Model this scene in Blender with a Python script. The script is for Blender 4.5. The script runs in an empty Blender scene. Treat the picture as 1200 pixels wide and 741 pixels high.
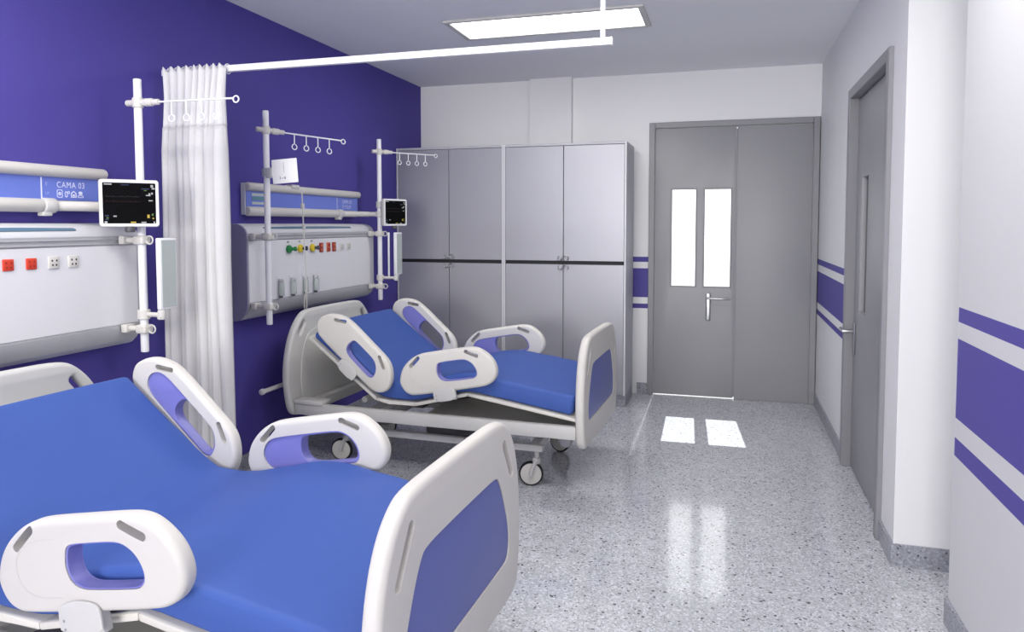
import bpy, bmesh, math, random
from mathutils import Matrix, Vector, noise

random.seed(7)
SC = bpy.context.scene
COL = SC.collection
R = math.radians
PI = math.pi

# ------------------------------------------------------------------ materials
def lin(c):
    c = c / 255.0
    return c / 12.92 if c <= 0.04045 else ((c + 0.055) / 1.055) ** 2.4

def rgb(r, g, b):
    return (lin(r), lin(g), lin(b), 1.0)

def mat(name, col, rough=0.5, metal=0.0, vary=0.04, scale=14.0, coat=0.0, bump=0.0, bscale=60.0, spec=0.5):
    m = bpy.data.materials.new(name)
    m.use_nodes = True
    nt = m.node_tree
    b = nt.nodes['Principled BSDF']
    b.inputs['Roughness'].default_value = rough
    b.inputs['Metallic'].default_value = metal
    b.inputs['Coat Weight'].default_value = coat
    b.inputs['Coat Roughness'].default_value = 0.1
    b.inputs['Specular IOR Level'].default_value = spec
    tc = nt.nodes.new('ShaderNodeTexCoord')
    n = nt.nodes.new('ShaderNodeTexNoise')
    n.inputs['Scale'].default_value = scale
    n.inputs['Detail'].default_value = 4
    nt.links.new(tc.outputs['Object'], n.inputs['Vector'])
    mx = nt.nodes.new('ShaderNodeMix')
    mx.data_type = 'RGBA'
    c = rgb(*col)
    mx.inputs[6].default_value = tuple(x * (1 - vary) for x in c[:3]) + (1,)
    mx.inputs[7].default_value = tuple(min(1, x * (1 + vary)) for x in c[:3]) + (1,)
    nt.links.new(n.outputs['Fac'], mx.inputs[0])
    nt.links.new(mx.outputs[2], b.inputs['Base Color'])
    if bump > 0:
        n2 = nt.nodes.new('ShaderNodeTexNoise')
        n2.inputs['Scale'].default_value = bscale
        n2.inputs['Detail'].default_value = 6
        nt.links.new(tc.outputs['Object'], n2.inputs['Vector'])
        bp = nt.nodes.new('ShaderNodeBump')
        bp.inputs['Strength'].default_value = bump
        bp.inputs['Distance'].default_value = 0.004
        nt.links.new(n2.outputs['Fac'], bp.inputs['Height'])
        nt.links.new(bp.outputs['Normal'], b.inputs['Normal'])
    return m

def emit_mat(name, col, strength):
    m = bpy.data.materials.new(name)
    m.use_nodes = True
    nt = m.node_tree
    b = nt.nodes['Principled BSDF']
    b.inputs['Base Color'].default_value = rgb(*col)
    b.inputs['Emission Color'].default_value = rgb(*col)
    b.inputs['Emission Strength'].default_value = strength
    return m

def terrazzo(name, base, rough, dark=0.35, coat=0.0):
    m = bpy.data.materials.new(name)
    m.use_nodes = True
    nt = m.node_tree
    L = nt.links
    b = nt.nodes['Principled BSDF']
    b.inputs['Roughness'].default_value = rough
    b.inputs['Coat Weight'].default_value = coat
    b.inputs['Coat Roughness'].default_value = 0.06
    tc = nt.nodes.new('ShaderNodeTexCoord')
    def layer(scale, lo, hi, ca, cb, prev, kind='n'):
        if kind == 'v':
            n = nt.nodes.new('ShaderNodeTexVoronoi')
            n.inputs['Scale'].default_value = scale
            out = n.outputs['Distance']
        else:
            n = nt.nodes.new('ShaderNodeTexNoise')
            n.inputs['Scale'].default_value = scale
            n.inputs['Detail'].default_value = 5
            n.inputs['Roughness'].default_value = 0.65
            out = n.outputs['Fac']
        L.new(tc.outputs['Object'], n.inputs['Vector'])
        mr = nt.nodes.new('ShaderNodeMapRange')
        mr.inputs[1].default_value = lo
        mr.inputs[2].default_value = hi
        L.new(out, mr.inputs[0])
        mx = nt.nodes.new('ShaderNodeMix')
        mx.data_type = 'RGBA'
        if prev is None:
            mx.inputs[6].default_value = rgb(*ca)
        else:
            L.new(prev, mx.inputs[6])
        mx.inputs[7].default_value = rgb(*cb)
        L.new(mr.outputs[0], mx.inputs[0])
        return mx.outputs[2]
    c = layer(2.2, 0.3, 0.7, tuple(x * 0.94 for x in base), tuple(min(255, x * 1.05) for x in base), None)
    def chips(scale, lo, hi, col, prev, amount):
        n = nt.nodes.new('ShaderNodeTexVoronoi')
        n.inputs['Scale'].default_value = scale
        L.new(tc.outputs['Object'], n.inputs['Vector'])
        sp = nt.nodes.new('ShaderNodeSeparateColor')
        L.new(n.outputs['Color'], sp.inputs[0])
        mr = nt.nodes.new('ShaderNodeMapRange')
        mr.inputs[1].default_value = lo
        mr.inputs[2].default_value = hi
        mr.inputs[4].default_value = amount
        L.new(sp.outputs[0], mr.inputs[0])
        mx = nt.nodes.new('ShaderNodeMix')
        mx.data_type = 'RGBA'
        L.new(prev, mx.inputs[6])
        mx.inputs[7].default_value = rgb(*col)
        L.new(mr.outputs[0], mx.inputs[0])
        return mx.outputs[2]
    c = layer(18.0, 0.42, 0.66, None, tuple(x * 0.90 for x in base), c)
    c = chips(190.0, 0.2, 1.0, tuple(x * 0.84 for x in base), c, 1.0)
    c = chips(150.0, 0.6, 1.0, tuple(min(255, x * 1.16) for x in base), c, 1.0)
    c = chips(150.0, 0.90, 0.95, tuple(x * 0.66 for x in base), c, 0.9)
    c = chips(120.0, 0.975, 0.98, tuple(x * dark for x in base), c, 0.9)
    L.new(c, b.inputs['Base Color'])
    return m

def striped_wall(name, base, stripe, bands, axis=None, lo=None, hi=None, rough=0.6):
    """painted wall with horizontal colour bands between the heights in bands, where axis lies in lo..hi"""
    m = bpy.data.materials.new(name)
    m.use_nodes = True
    nt = m.node_tree
    L = nt.links
    b = nt.nodes['Principled BSDF']
    b.inputs['Roughness'].default_value = rough
    b.inputs['Specular IOR Level'].default_value = 0.35
    g = nt.nodes.new('ShaderNodeNewGeometry')
    s = nt.nodes.new('ShaderNodeSeparateXYZ')
    L.new(g.outputs['Position'], s.inputs[0])
    def op(o, a, v):
        n = nt.nodes.new('ShaderNodeMath')
        n.operation = o
        for i, q in enumerate((a, v)):
            if isinstance(q, (int, float)):
                n.inputs[i].default_value = q
            else:
                L.new(q, n.inputs[i])
        return n.outputs[0]
    z = s.outputs['Z']
    tot = None
    for a, c in bands:
        q = op('MULTIPLY', op('GREATER_THAN', z, a), op('LESS_THAN', z, c))
        tot = q if tot is None else op('ADD', tot, q)
    if axis:
        q = op('MULTIPLY', op('GREATER_THAN', s.outputs[axis], lo), op('LESS_THAN', s.outputs[axis], hi))
        tot = op('MULTIPLY', tot, q)
    n = nt.nodes.new('ShaderNodeTexNoise')
    n.inputs['Scale'].default_value = 6
    mx0 = nt.nodes.new('ShaderNodeMix')
    mx0.data_type = 'RGBA'
    mx0.inputs[6].default_value = rgb(*[x * .985 for x in base])
    mx0.inputs[7].default_value = rgb(*base)
    L.new(n.outputs['Fac'], mx0.inputs[0])
    mx = nt.nodes.new('ShaderNodeMix')
    mx.data_type = 'RGBA'
    L.new(tot, mx.inputs[0])
    L.new(mx0.outputs[2], mx.inputs[6])
    mx.inputs[7].default_value = rgb(*stripe)
    L.new(mx.outputs[2], b.inputs['Base Color'])
    return m

WHITE_WALL = (226, 226, 228)
PURPLE = (80, 71, 150)
M_wall = mat('white_wall_paint', WHITE_WALL, 0.6, vary=0.02, scale=5, spec=0.35)
M_purple = mat('purple_wall_paint', PURPLE, 0.6, vary=0.03, scale=4, spec=0.15)
BANDS = [(1.086, 1.128), (0.797, 1.034), (0.706, 0.744)]
M_wall_back = striped_wall('white_wall_with_purple_bands', (234, 234, 236), PURPLE, BANDS, 'X', -3.0, -0.6)
M_wall_right = striped_wall('side_wall_with_purple_bands', WHITE_WALL, PURPLE, BANDS, 'Y', 4.5, 6.2)
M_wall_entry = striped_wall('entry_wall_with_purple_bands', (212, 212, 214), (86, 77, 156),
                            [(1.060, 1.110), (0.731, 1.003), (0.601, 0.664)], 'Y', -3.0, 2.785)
M_ceiling = mat('ceiling_paint', (236, 236, 240), 0.8, vary=0.015, scale=3, spec=0.2)
M_floor = terrazzo('polished_terrazzo', (200, 202, 208), 0.14, 0.36, coat=0.35)
M_skirt = terrazzo('terrazzo_skirting', (156, 158, 168), 0.35, 0.4)
M_white = mat('white_moulded_plastic', (206, 203, 198), 0.55, vary=0.015, scale=8)
M_white2 = mat('off_white_powder_coat', (200, 199, 196), 0.5, vary=0.03, scale=10)
M_cream = mat('cream_moulded_plastic', (214, 211, 203), 0.4, vary=0.02, scale=8)
M_lilac = mat('lilac_plastic', (124, 124, 194), 0.4, vary=0.02)
M_violet = mat('violet_blue_laminate', (88, 98, 166), 0.42, vary=0.02)
M_blue = mat('blue_vinyl_cover', (62, 89, 160), 0.6, vary=0.03, scale=5, bump=0.05, bscale=18, spec=0.25)
M_grey = mat('grey_door_laminate', (146, 146, 150), 0.42, vary=0.02, scale=3)
M_frame = mat('grey_metal_frame', (134, 134, 139), 0.42, vary=0.02, scale=3)
M_steel = mat('brushed_steel', (176, 177, 180), 0.3, metal=0.9, vary=0.03)
M_alu = mat('satin_aluminium', (188, 189, 194), 0.38, metal=0.35, vary=0.03)
M_cab = mat('pale_grey_laminate', (164, 164, 172), 0.36, metal=0.3, vary=0.015, scale=2)
M_cabside = mat('grey_cabinet_side', (176, 176, 184), 0.45, vary=0.02, scale=2)
M_cabedge = mat('white_cabinet_edging', (206, 206, 212), 0.4, vary=0.01)
M_dark = mat('dark_recess', (26, 25, 30), 0.6)
M_black = mat('black_rubber', (18, 18, 20), 0.55)
M_darkmetal = mat('dark_grey_metal', (84, 84, 88), 0.45, metal=0.3)
M_tube = mat('white_enamelled_tube', (230, 230, 234), 0.3, vary=0.015)
M_console = mat('console_grey_plastic', (206, 207, 212), 0.42, vary=0.015)
M_consolefront = mat('console_white_panel', (222, 222, 226), 0.4, vary=0.012)
M_endcap_shaded = mat('console_end_cap_shaded', (150, 148, 172), 0.5)  # violet tint paints in the shade on the cap facing the camera
M_slot = mat('smoked_blue_diffuser', (92, 122, 144), 0.25)
M_lightpanel = mat('periwinkle_panel', (104, 122, 206), 0.4, vary=0.02)
M_ink = mat('pale_lettering', (226, 228, 248), 0.5)
M_inkdim = mat('faint_lettering', (178, 184, 232), 0.5)
M_red = mat('red_socket_plastic', (206, 62, 40), 0.4)
M_maroon = mat('dark_red_socket_face', (150, 40, 34), 0.4)
M_orange = mat('orange_socket_face', (190, 96, 60), 0.4)
M_green = mat('green_outlet_plastic', (24, 122, 62), 0.4)
M_yellow = mat('yellow_outlet_plastic', (214, 190, 40), 0.4)
M_navy = mat('navy_outlet_plastic', (50, 50, 78), 0.4)
M_teal = mat('teal_sticker', (92, 140, 150), 0.5)
M_sticker = mat('pale_sticker', (186, 196, 190), 0.5)
M_paper = mat('white_card', (244, 244, 246), 0.6, vary=0.01)
M_printgrey = mat('grey_print', (150, 150, 160), 0.6)
M_clear = mat('frosted_flow_tube', (178, 186, 184), 0.25)
M_fabric = mat('white_curtain_cloth', (208, 207, 208), 0.85, vary=0.03, scale=30, bump=0.12, bscale=120, spec=0.15)
M_fabrichead = mat('white_curtain_heading', (222, 221, 222), 0.85, vary=0.02, scale=30, bump=0.1, bscale=150, spec=0.15)
M_screen = mat('black_screen_glass', (4, 4, 5), 0.3, spec=0.12)
M_trace_red = emit_mat('dim_red_trace', (60, 18, 14), 0.08)
M_trace_grey = emit_mat('dim_grey_trace', (44, 48, 52), 0.08)
M_read_white = emit_mat('white_readout', (150, 152, 150), 0.35)
M_read_yellow = emit_mat('yellow_readout', (160, 140, 50), 0.4)
M_read_green = emit_mat('green_readout', (80, 110, 40), 0.3)
M_read_blue = emit_mat('blue_readout', (34, 44, 80), 0.15)
M_glow = emit_mat('lit_diffuser', (255, 255, 255), 6.0)
M_rail = mat('white_curtain_rail', (238, 238, 242), 0.35)

def glass_mat():
    m = bpy.data.materials.new('clear_window_glass')
    m.use_nodes = True
    nt = m.node_tree
    out = nt.nodes['Material Output']
    nt.nodes.remove(nt.nodes['Principled BSDF'])
    t = nt.nodes.new('ShaderNodeBsdfTransparent')
    t.inputs[0].default_value = (0.96, 0.97, 0.97, 1)
    g = nt.nodes.new('ShaderNodeBsdfGlossy')
    g.inputs['Roughness'].default_value = 0.05
    f = nt.nodes.new('ShaderNodeLayerWeight')
    f.inputs[0].default_value = 0.12
    mx = nt.nodes.new('ShaderNodeMixShader')
    nt.links.new(f.outputs[0], mx.inputs[0])
    nt.links.new(t.outputs[0], mx.inputs[1])
    nt.links.new(g.outputs[0], mx.inputs[2])
    nt.links.new(mx.outputs[0], out.inputs['Surface'])
    return m
M_glass = glass_mat()
M_darkglass = mat('dim_wired_glass', (96, 98, 96), 0.45)

# ------------------------------------------------------------------ mesh helpers
def obj(name, bm, m, parent=None, smooth=35, kind=None):
    bmesh.ops.recalc_face_normals(bm, faces=bm.faces)
    me = bpy.data.meshes.new(name)
    bm.to_mesh(me)
    bm.free()
    me.materials.append(m)
    if smooth:
        for p in me.polygons:
            p.use_smooth = True
        me.set_sharp_from_angle(angle=R(smooth))
    o = bpy.data.objects.new(name, me)
    COL.objects.link(o)
    if parent:
        o.parent = parent
    if kind:
        o['kind'] = kind
    return o

def tag(o, label, cat, group=None):
    o['label'] = label
    o['category'] = cat
    if group:
        o['group'] = group
    return o

def thing(name, label, cat, loc=(0, 0, 0), rz=0.0, group=None):
    o = bpy.data.objects.new(name, None)
    o.empty_display_size = 0.1
    COL.objects.link(o)
    o.location = loc
    o.rotation_euler = (0, 0, rz)
    return tag(o, label, cat, group)

def struct_root(name, loc=(0, 0, 0)):
    o = bpy.data.objects.new(name, None)
    COL.objects.link(o)
    o.location = loc
    o['kind'] = 'structure'
    return o

def add(dst, src):
    me = bpy.data.meshes.new('t')
    src.to_mesh(me)
    src.free()
    dst.from_mesh(me)
    bpy.data.meshes.remove(me)
    return dst

def box(x0, x1, y0, y1, z0, z1, bev=0.0, seg=2):
    bm = bmesh.new()
    bmesh.ops.create_cube(bm, size=1)
    for v in bm.verts:
        v.co = Vector((x0 + (v.co.x + .5) * (x1 - x0), y0 + (v.co.y + .5) * (y1 - y0), z0 + (v.co.z + .5) * (z1 - z0)))
    if bev > 0:
        bmesh.ops.bevel(bm, geom=bm.edges[:], offset=bev, segments=seg, profile=0.5, affect='EDGES')
    return bm

def prism(poly, mtx, h):
    """closed polygon (u, v) extruded h along w, mapped by mtx"""
    bm = bmesh.new()
    a = [bm.verts.new((p[0], p[1], 0)) for p in poly]
    b = [bm.verts.new((p[0], p[1], h)) for p in poly]
    n = len(poly)
    bm.faces.new(a[::-1])
    bm.faces.new(b)
    for i in range(n):
        bm.faces.new((a[i], a[(i + 1) % n], b[(i + 1) % n], b[i]))
    bm.transform(mtx)
    return bm

def axes(u, v, w, o=(0, 0, 0)):
    return Matrix(((u[0], v[0], w[0], o[0]), (u[1], v[1], w[1], o[1]), (u[2], v[2], w[2], o[2]), (0, 0, 0, 1)))

def tube(pts, r, seg=14, cap=True, rs=None):
    pts = [Vector(p) for p in pts]
    bm = bmesh.new()
    n = len(pts)
    tang = []
    for i in range(n):
        a = pts[max(0, i - 1)]
        b = pts[min(n - 1, i + 1)]
        tang.append((b - a).normalized())
    t0 = tang[0]
    ref = Vector((0, 0, 1)) if abs(t0.z) < 0.9 else Vector((1, 0, 0))
    nx = t0.cross(ref).normalized()
    rings = []
    for i in range(n):
        if i:
            q = tang[i - 1].rotation_difference(tang[i])
            nx = q @ nx
        ny = tang[i].cross(nx).normalized()
        rr = rs[i] if rs else r
        rings.append([bm.verts.new(pts[i] + (nx * math.cos(2 * PI * k / seg) + ny * math.sin(2 * PI * k / seg)) * rr) for k in range(seg)])
    for i in range(n - 1):
        for k in range(seg):
            bm.faces.new((rings[i][k], rings[i][(k + 1) % seg], rings[i + 1][(k + 1) % seg], rings[i + 1][k]))
    if cap:
        bm.faces.new(rings[0][::-1])
        bm.faces.new(rings[-1])
    return bm

def rod(p0, p1, r, seg=16, rnd=0.25):
    """cylinder with softly rounded ends"""
    p0, p1 = Vector(p0), Vector(p1)
    d = (p1 - p0)
    l = d.length
    d.normalize()
    e = min(r * rnd, l * .3)
    pts = [p0, p0 + d * e * .35, p0 + d * e, p1 - d * e, p1 - d * e * .35, p1]
    return tube(pts, r, seg, True, [r - e, r - e * .25, r, r, r - e * .25, r - e])

def ring(c, R0, r, u, v, seg=24, sec=8, a0=0.0, a1=2 * PI):
    c, u, v = Vector(c), Vector(u), Vector(v)
    full = abs(a1 - a0 - 2 * PI) < 1e-6
    n = seg + (0 if full else 1)
    w = u.cross(v)
    bm = bmesh.new()
    rings = []
    for i in range(n):
        a = a0 + (a1 - a0) * i / seg
        d = u * math.cos(a) + v * math.sin(a)
        rings.append([bm.verts.new(c + d * (R0 + r * math.cos(2 * PI * k / sec)) + w * r * math.sin(2 * PI * k / sec)) for k in range(sec)])
    for i in range(n if full else n - 1):
        j = (i + 1) % n
        for k in range(sec):
            bm.faces.new((rings[i][k], rings[i][(k + 1) % sec], rings[j][(k + 1) % sec], rings[j][k]))
    if not full:
        bm.faces.new(rings[0][::-1])
        bm.faces.new(rings[-1])
    return bm

def carve(bm, cutters):
    """base mesh minus cutter meshes"""
    def tmp(b):
        bmesh.ops.recalc_face_normals(b, faces=b.faces)
        me = bpy.data.meshes.new('t')
        b.to_mesh(me)
        b.free()
        o = bpy.data.objects.new('t', me)
        COL.objects.link(o)
        return o
    base = tmp(bm)
    cs = [tmp(c) for c in cutters]
    for c in cs:
        m = base.modifiers.new('b', 'BOOLEAN')
        m.operation = 'DIFFERENCE'
        m.solver = 'EXACT'
        m.object = c
    bpy.context.view_layer.update()
    dg = bpy.context.evaluated_depsgraph_get()
    me = bpy.data.meshes.new_from_object(base.evaluated_get(dg))
    out = bmesh.new()
    out.from_mesh(me)
    for o in [base] + cs:
        d = o.data
        bpy.data.objects.remove(o)
        bpy.data.meshes.remove(d)
    bpy.data.meshes.remove(me)
    bmesh.ops.remove_doubles(out, verts=out.verts, dist=1e-5)
    return out

def collar(c, ri, ro, h, seg=24):
    """upright ring that fits round a pole"""
    bm = bmesh.new()
    e = (ro - ri) * .25
    prof = [(ri, -h / 2), (ro - e, -h / 2), (ro, -h / 2 + e), (ro, h / 2 - e), (ro - e, h / 2), (ri, h / 2)]
    rings = []
    for i in range(seg):
        a = 2 * PI * i / seg
        rings.append([bm.verts.new((c[0] + p[0] * math.cos(a), c[1] + p[0] * math.sin(a), c[2] + p[1])) for p in prof])
    for i in range(seg):
        for k in range(6):
            bm.faces.new((rings[i][k], rings[(i + 1) % seg][k], rings[(i + 1) % seg][(k + 1) % 6], rings[i][(k + 1) % 6]))
    return bm

def chaikin(loop, n=2):
    for _ in range(n):
        out = []
        for i in range(len(loop)):
            a, b = loop[i], loop[(i + 1) % len(loop)]
            out.append((a[0] * .75 + b[0] * .25, a[1] * .75 + b[1] * .25))
            out.append((a[0] * .25 + b[0] * .75, a[1] * .25 + b[1] * .75))
        loop = out
    return loop

def rrect(w, h, r, cx=0, cy=0, seg=5):
    out = []
    for sx, sy, a in ((1, 1, 0), (-1, 1, 90), (-1, -1, 180), (1, -1, 270)):
        for k in range(seg + 1):
            t = R(a + 90 * k / seg)
            out.append((cx + sx * (w / 2 - r) + r * math.cos(t), cy + sy * (h / 2 - r) + r * math.sin(t)))
    return out

def capsule(cx, cy, l, w, ang, seg=6):
    out = []
    c, s = math.cos(ang), math.sin(ang)
    for side in (1, -1):
        for k in range(seg + 1):
            t = R((-90 if side == 1 else 90) + 180 * k / seg)
            x = side * (l / 2 - w / 2) + w / 2 * math.cos(t)
            y = w / 2 * math.sin(t)
            out.append((cx + c * x - s * y, cy + s * x + c * y))
    return out

def plate(loops, t, bev, mtx, res=3):
    """flat plate with holes and rounded rims: first loop outside, the others holes; centred on w = 0"""
    cu = bpy.data.curves.new('t', 'CURVE')
    cu.dimensions = '2D'
    cu.fill_mode = 'BOTH'
    cu.extrude = max(0.0, t / 2 - bev)
    cu.bevel_depth = bev
    cu.bevel_resolution = res
    cu.offset = -bev
    for lp in loops:
        sp = cu.splines.new('POLY')
        sp.points.add(len(lp) - 1)
        for p, q in zip(sp.points, lp):
            p.co = (q[0], q[1], 0, 1)
        sp.use_cyclic_u = True
    o = bpy.data.objects.new('t', cu)
    COL.objects.link(o)
    dg = bpy.context.evaluated_depsgraph_get()
    me = bpy.data.meshes.new_from_object(o.evaluated_get(dg))
    bm = bmesh.new()
    bm.from_mesh(me)
    bpy.data.objects.remove(o)
    bpy.data.curves.remove(cu)
    bpy.data.meshes.remove(me)
    bmesh.ops.remove_doubles(bm, verts=bm.verts, dist=1e-5)
    bm.transform(mtx)
    return bm

def text_bm(s, size, depth, mtx, align='LEFT', xs=1.0):
    cu = bpy.data.curves.new('t', 'FONT')
    cu.body = s
    cu.size = size
    cu.extrude = 0
    cu.align_x = align
    cu.space_character = 1.12
    o = bpy.data.objects.new('t', cu)
    COL.objects.link(o)
    dg = bpy.context.evaluated_depsgraph_get()
    me = bpy.data.meshes.new_from_object(o.evaluated_get(dg))
    bm = bmesh.new()
    bm.from_mesh(me)
    bpy.data.objects.remove(o)
    bpy.data.curves.remove(cu)
    bpy.data.meshes.remove(me)
    for v in bm.verts:
        v.co.x *= xs
        v.co.z = depth
    bm.transform(mtx)
    return bm

def copy_tree(o, parent=None):
    c = o.copy()
    COL.objects.link(c)
    if parent:
        c.parent = parent
        c.matrix_parent_inverse = o.matrix_parent_inverse.copy()
    for ch in [q for q in bpy.data.objects if q.parent == o]:
        copy_tree(ch, c)
    return c

# ------------------------------------------------------------------ the room
XL, XR, XN, YB, H = -2.61, 0.667, 0.756, 6.0, 2.6
YF = -4.4        # wall behind the camera
YP, YN = 3.226, 2.80
XA = 1.20        # end of the short alcove
YO = 7.6

obj('floor', box(XL - .2, XA + .3, YF - .2, YB + .16, -.1, 0), M_floor, smooth=0, kind='structure')
obj('ceiling', box(XL - .2, XA + .3, YF - .2, YB + .16, H, H + .1), M_ceiling, smooth=0, kind='structure')
obj('wall_left', box(XL - .15, XL, YF - .15, YB + .15, 0, H), M_purple, smooth=0, kind='structure')

# back wall with the double-door opening
D0, D1, DZ = -0.615, 0.662, 2.206
bm = box(XL, D0, YB, YB + .15, 0, H)
add(bm, box(D0, XR + .15, YB, YB + .15, DZ, H))
obj('wall_back', bm, M_wall_back, smooth=0, kind='structure')
# right-hand wall with the side-door opening, ending in the pier
S0, S1, SZ = 3.468, 4.552, 2.147
bm = box(XR, XR + .15, S1, YB + .15, 0, H)
add(bm, box(XR, XR + .15, YP, S0, 0, H))
add(bm, box(XR, XR + .15, S0, S1, SZ, H))
add(bm, box(XR + .15, XA + .15, YP, YP + .15, 0, H))
obj('wall_right', bm, M_wall_right, smooth=0, kind='structure')
obj('wall_alcove', box(XA, XA + .15, YN - .15, YP, 0, H), M_wall, smooth=0, kind='structure')
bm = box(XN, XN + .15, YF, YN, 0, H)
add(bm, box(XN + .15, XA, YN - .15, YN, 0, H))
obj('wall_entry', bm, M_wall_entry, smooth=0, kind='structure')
# wall behind the viewer, with a wide window
W0, W1, WZ0, WZ1 = -2.2, 0.55, 0.8, 2.4
bm = box(XL, W0, YF - .15, YF, 0, H)
add(bm, box(W1, XN + .15, YF - .15, YF, 0, H))
add(bm, box(W0, W1, YF - .15, YF, 0, WZ0))
add(bm, box(W0, W1, YF - .15, YF, WZ1, H))
obj('wall_front', bm, M_wall, smooth=0, kind='structure')
w = struct_root('window_1', ((W0 + W1) / 2, YF, WZ0))
hw, hh = (W1 - W0) / 2, WZ1 - WZ0
bm = box(-hw, hw, -.12, -.06, 0, .05)
add(bm, box(-hw, hw, -.12, -.06, hh - .05, hh))
for xx in (-hw, -.025, hw - .05):
    add(bm, box(xx, xx + .05, -.12, -.06, .05, hh - .05))
obj('window_frame', bm, M_white, w)
obj('window_pane', box(-hw + .05, hw - .05, -.095, -.089, .05, hh - .05), M_glass, w, smooth=0)

# pilaster on the back wall above and behind the cabinets
obj('trim_1', box(-1.60, -1.245, 5.935, YB, 0, H), M_wall, smooth=0, kind='structure')

# skirting
SK = 0.091
def skirt(name, bms):
    b = bms[0]
    for q in bms[1:]:
        add(b, q)
    obj(name, b, M_skirt, smooth=0, kind='structure')
skirt('baseboard_left', [box(XL, XL + .012, YF, 5.45, 0, SK)])
skirt('baseboard_back', [box(-.70, D0, YB - .012, YB, 0, SK)])
skirt('baseboard_right', [box(XR - .010, XR, S1, YB, 0, SK), box(XR - .010, XR, YP - .010, S0, 0, SK), box(XR, XA, YP - .010, YP, 0, SK)])
skirt('baseboard_entry', [box(XN - .012, XN, YF, YN, 0, SK)])

# double door at the end of the room
d1 = struct_root('door_1', (0, YB, 0))
FW = .047
bm = box(D0, D0 + FW, -.018, .10, 0, DZ, .004, 1)
add(bm, box(D1 - FW, D1, -.018, .10, 0, DZ, .004, 1))
add(bm, box(D0 + FW, D1 - FW, -.018, .10, DZ - FW, DZ, .004, 1))
obj('door_frame', bm, M_frame, d1)
WIN = [(-.430, -.247), (-.175, .020)]
wz0, wz1 = .900, 1.668
a, b = D0 + FW + .003, .060
toY = axes((1, 0, 0), (0, 0, 1), (0, -1, 0), (0, .020, 0))
leaf = obj('door_leaf', plate([[(a, .008), (b, .008), (b, DZ - FW - .004), (a, DZ - FW - .004)]] +
    [[(p, wz0), (q, wz0), (q, wz1), (p, wz1)] for p, q in WIN], .04, .002, toY, 1), M_grey, d1)
for p, q in WIN:
    bead = plate([[(p - .012, wz0 - .012), (q + .012, wz0 - .012), (q + .012, wz1 + .012), (p - .012, wz1 + .012)],
                  [(p, wz0), (q, wz0), (q, wz1), (p, wz1)]], .006, .002, axes((1, 0, 0), (0, 0, 1), (0, -1, 0), (0, -.002, 0)), 1)
    obj('glazing_bead', bead, M_frame, leaf)
    obj('window_pane', box(p, q, .018, .024, wz0, wz1), M_glass, leaf, smooth=0)
bm = box(-.158, -.122, -.010, .001, .625, .845, .008, 3)
add(bm, rod((-.140, -.008, .805), (-.140, -.055, .805), .010))
add(bm, rod((-.148, -.052, .805), (.028, -.052, .805), .0085))
obj('lever_handle', bm, M_steel, leaf)
obj('door_leaf', plate([[(.064, .0015), (D1 - FW - .003, .0015), (D1 - FW - .003, DZ - FW - .004), (.064, DZ - FW - .004)]], .04, .002, toY, 1), M_grey, d1)
obj('astragal', box(.050, .066, -.005, .001, .02, DZ - FW - .02, .002, 1), M_frame, d1)

# side door in the right-hand wall
d2 = struct_root('door_2', (XR, 0, 0))
FS = .055
bm = box(-.022, .12, S0, S0 + FS, 0, SZ, .004, 1)
add(bm, box(-.022, .12, S1 - FS, S1, 0, SZ, .004, 1))
add(bm, box(-.022, .12, S0 + FS, S1 - FS, SZ - FS, SZ, .004, 1))
obj('door_frame', bm, M_frame, d2)
toX = axes((0, 1, 0), (0, 0, 1), (1, 0, 0), (.050, 0, 0))
sa, sb, st = S0 + FS + .003, S1 - FS - .003, SZ - FS - .004
vy0, vy1, vz0, vz1 = 4.15, 4.335, .915, 1.645
leaf2 = obj('door_leaf', plate([[(sa, .008), (sb, .008), (sb, st), (sa, st)],
    [(vy0, vz0), (vy1, vz0), (vy1, vz1), (vy0, vz1)]], .045, .002, toX, 1), M_grey, d2)
obj('window_pane', box(.052, .058, vy0, vy1, vz0, vz1), M_darkglass, leaf2, smooth=0)
bm = box(.016, .028, 4.425, 4.462, .66, .84, .006, 3)
add(bm, rod((.028, 4.444, .79), (-.035, 4.444, .79), .010))
add(bm, rod((-.032, 4.436, .79), (-.032, 4.56, .79), .0085))
obj('lever_handle', bm, M_steel, leaf2)
obj('backing_sheet', box(.10, .11, S0, S1, 0, SZ), M_dark, d2, smooth=0)  # dark sheet filling the whole opening behind the leaf

# ------------------------------------------------------------------ ceiling lights
def ceiling_light(x0, x1, y0, y1, label, group=None):
    cx, cy = (x0 + x1) / 2, (y0 + y1) / 2
    t = thing('ceiling_light', label, 'light', (cx, cy, H), 0, group)
    a, b = (x1 - x0) / 2, (y1 - y0) / 2
    f = .035
    fr = plate([rrect(2 * a + 2 * f, 2 * b + 2 * f, .006), rrect(2 * a, 2 * b, .004)], .014, .003, Matrix.Translation((0, 0, -.0072)), 1)
    obj('light_frame', fr, M_white2, t)
    obj('diffuser', box(-a, a, -b, b, -.006, -.001), M_glow, t, smooth=0)
    return t
ceiling_light(-1.61, -.496, 4.14, 4.508, 'long glowing white ceiling panel light behind the curtain rail')

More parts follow.
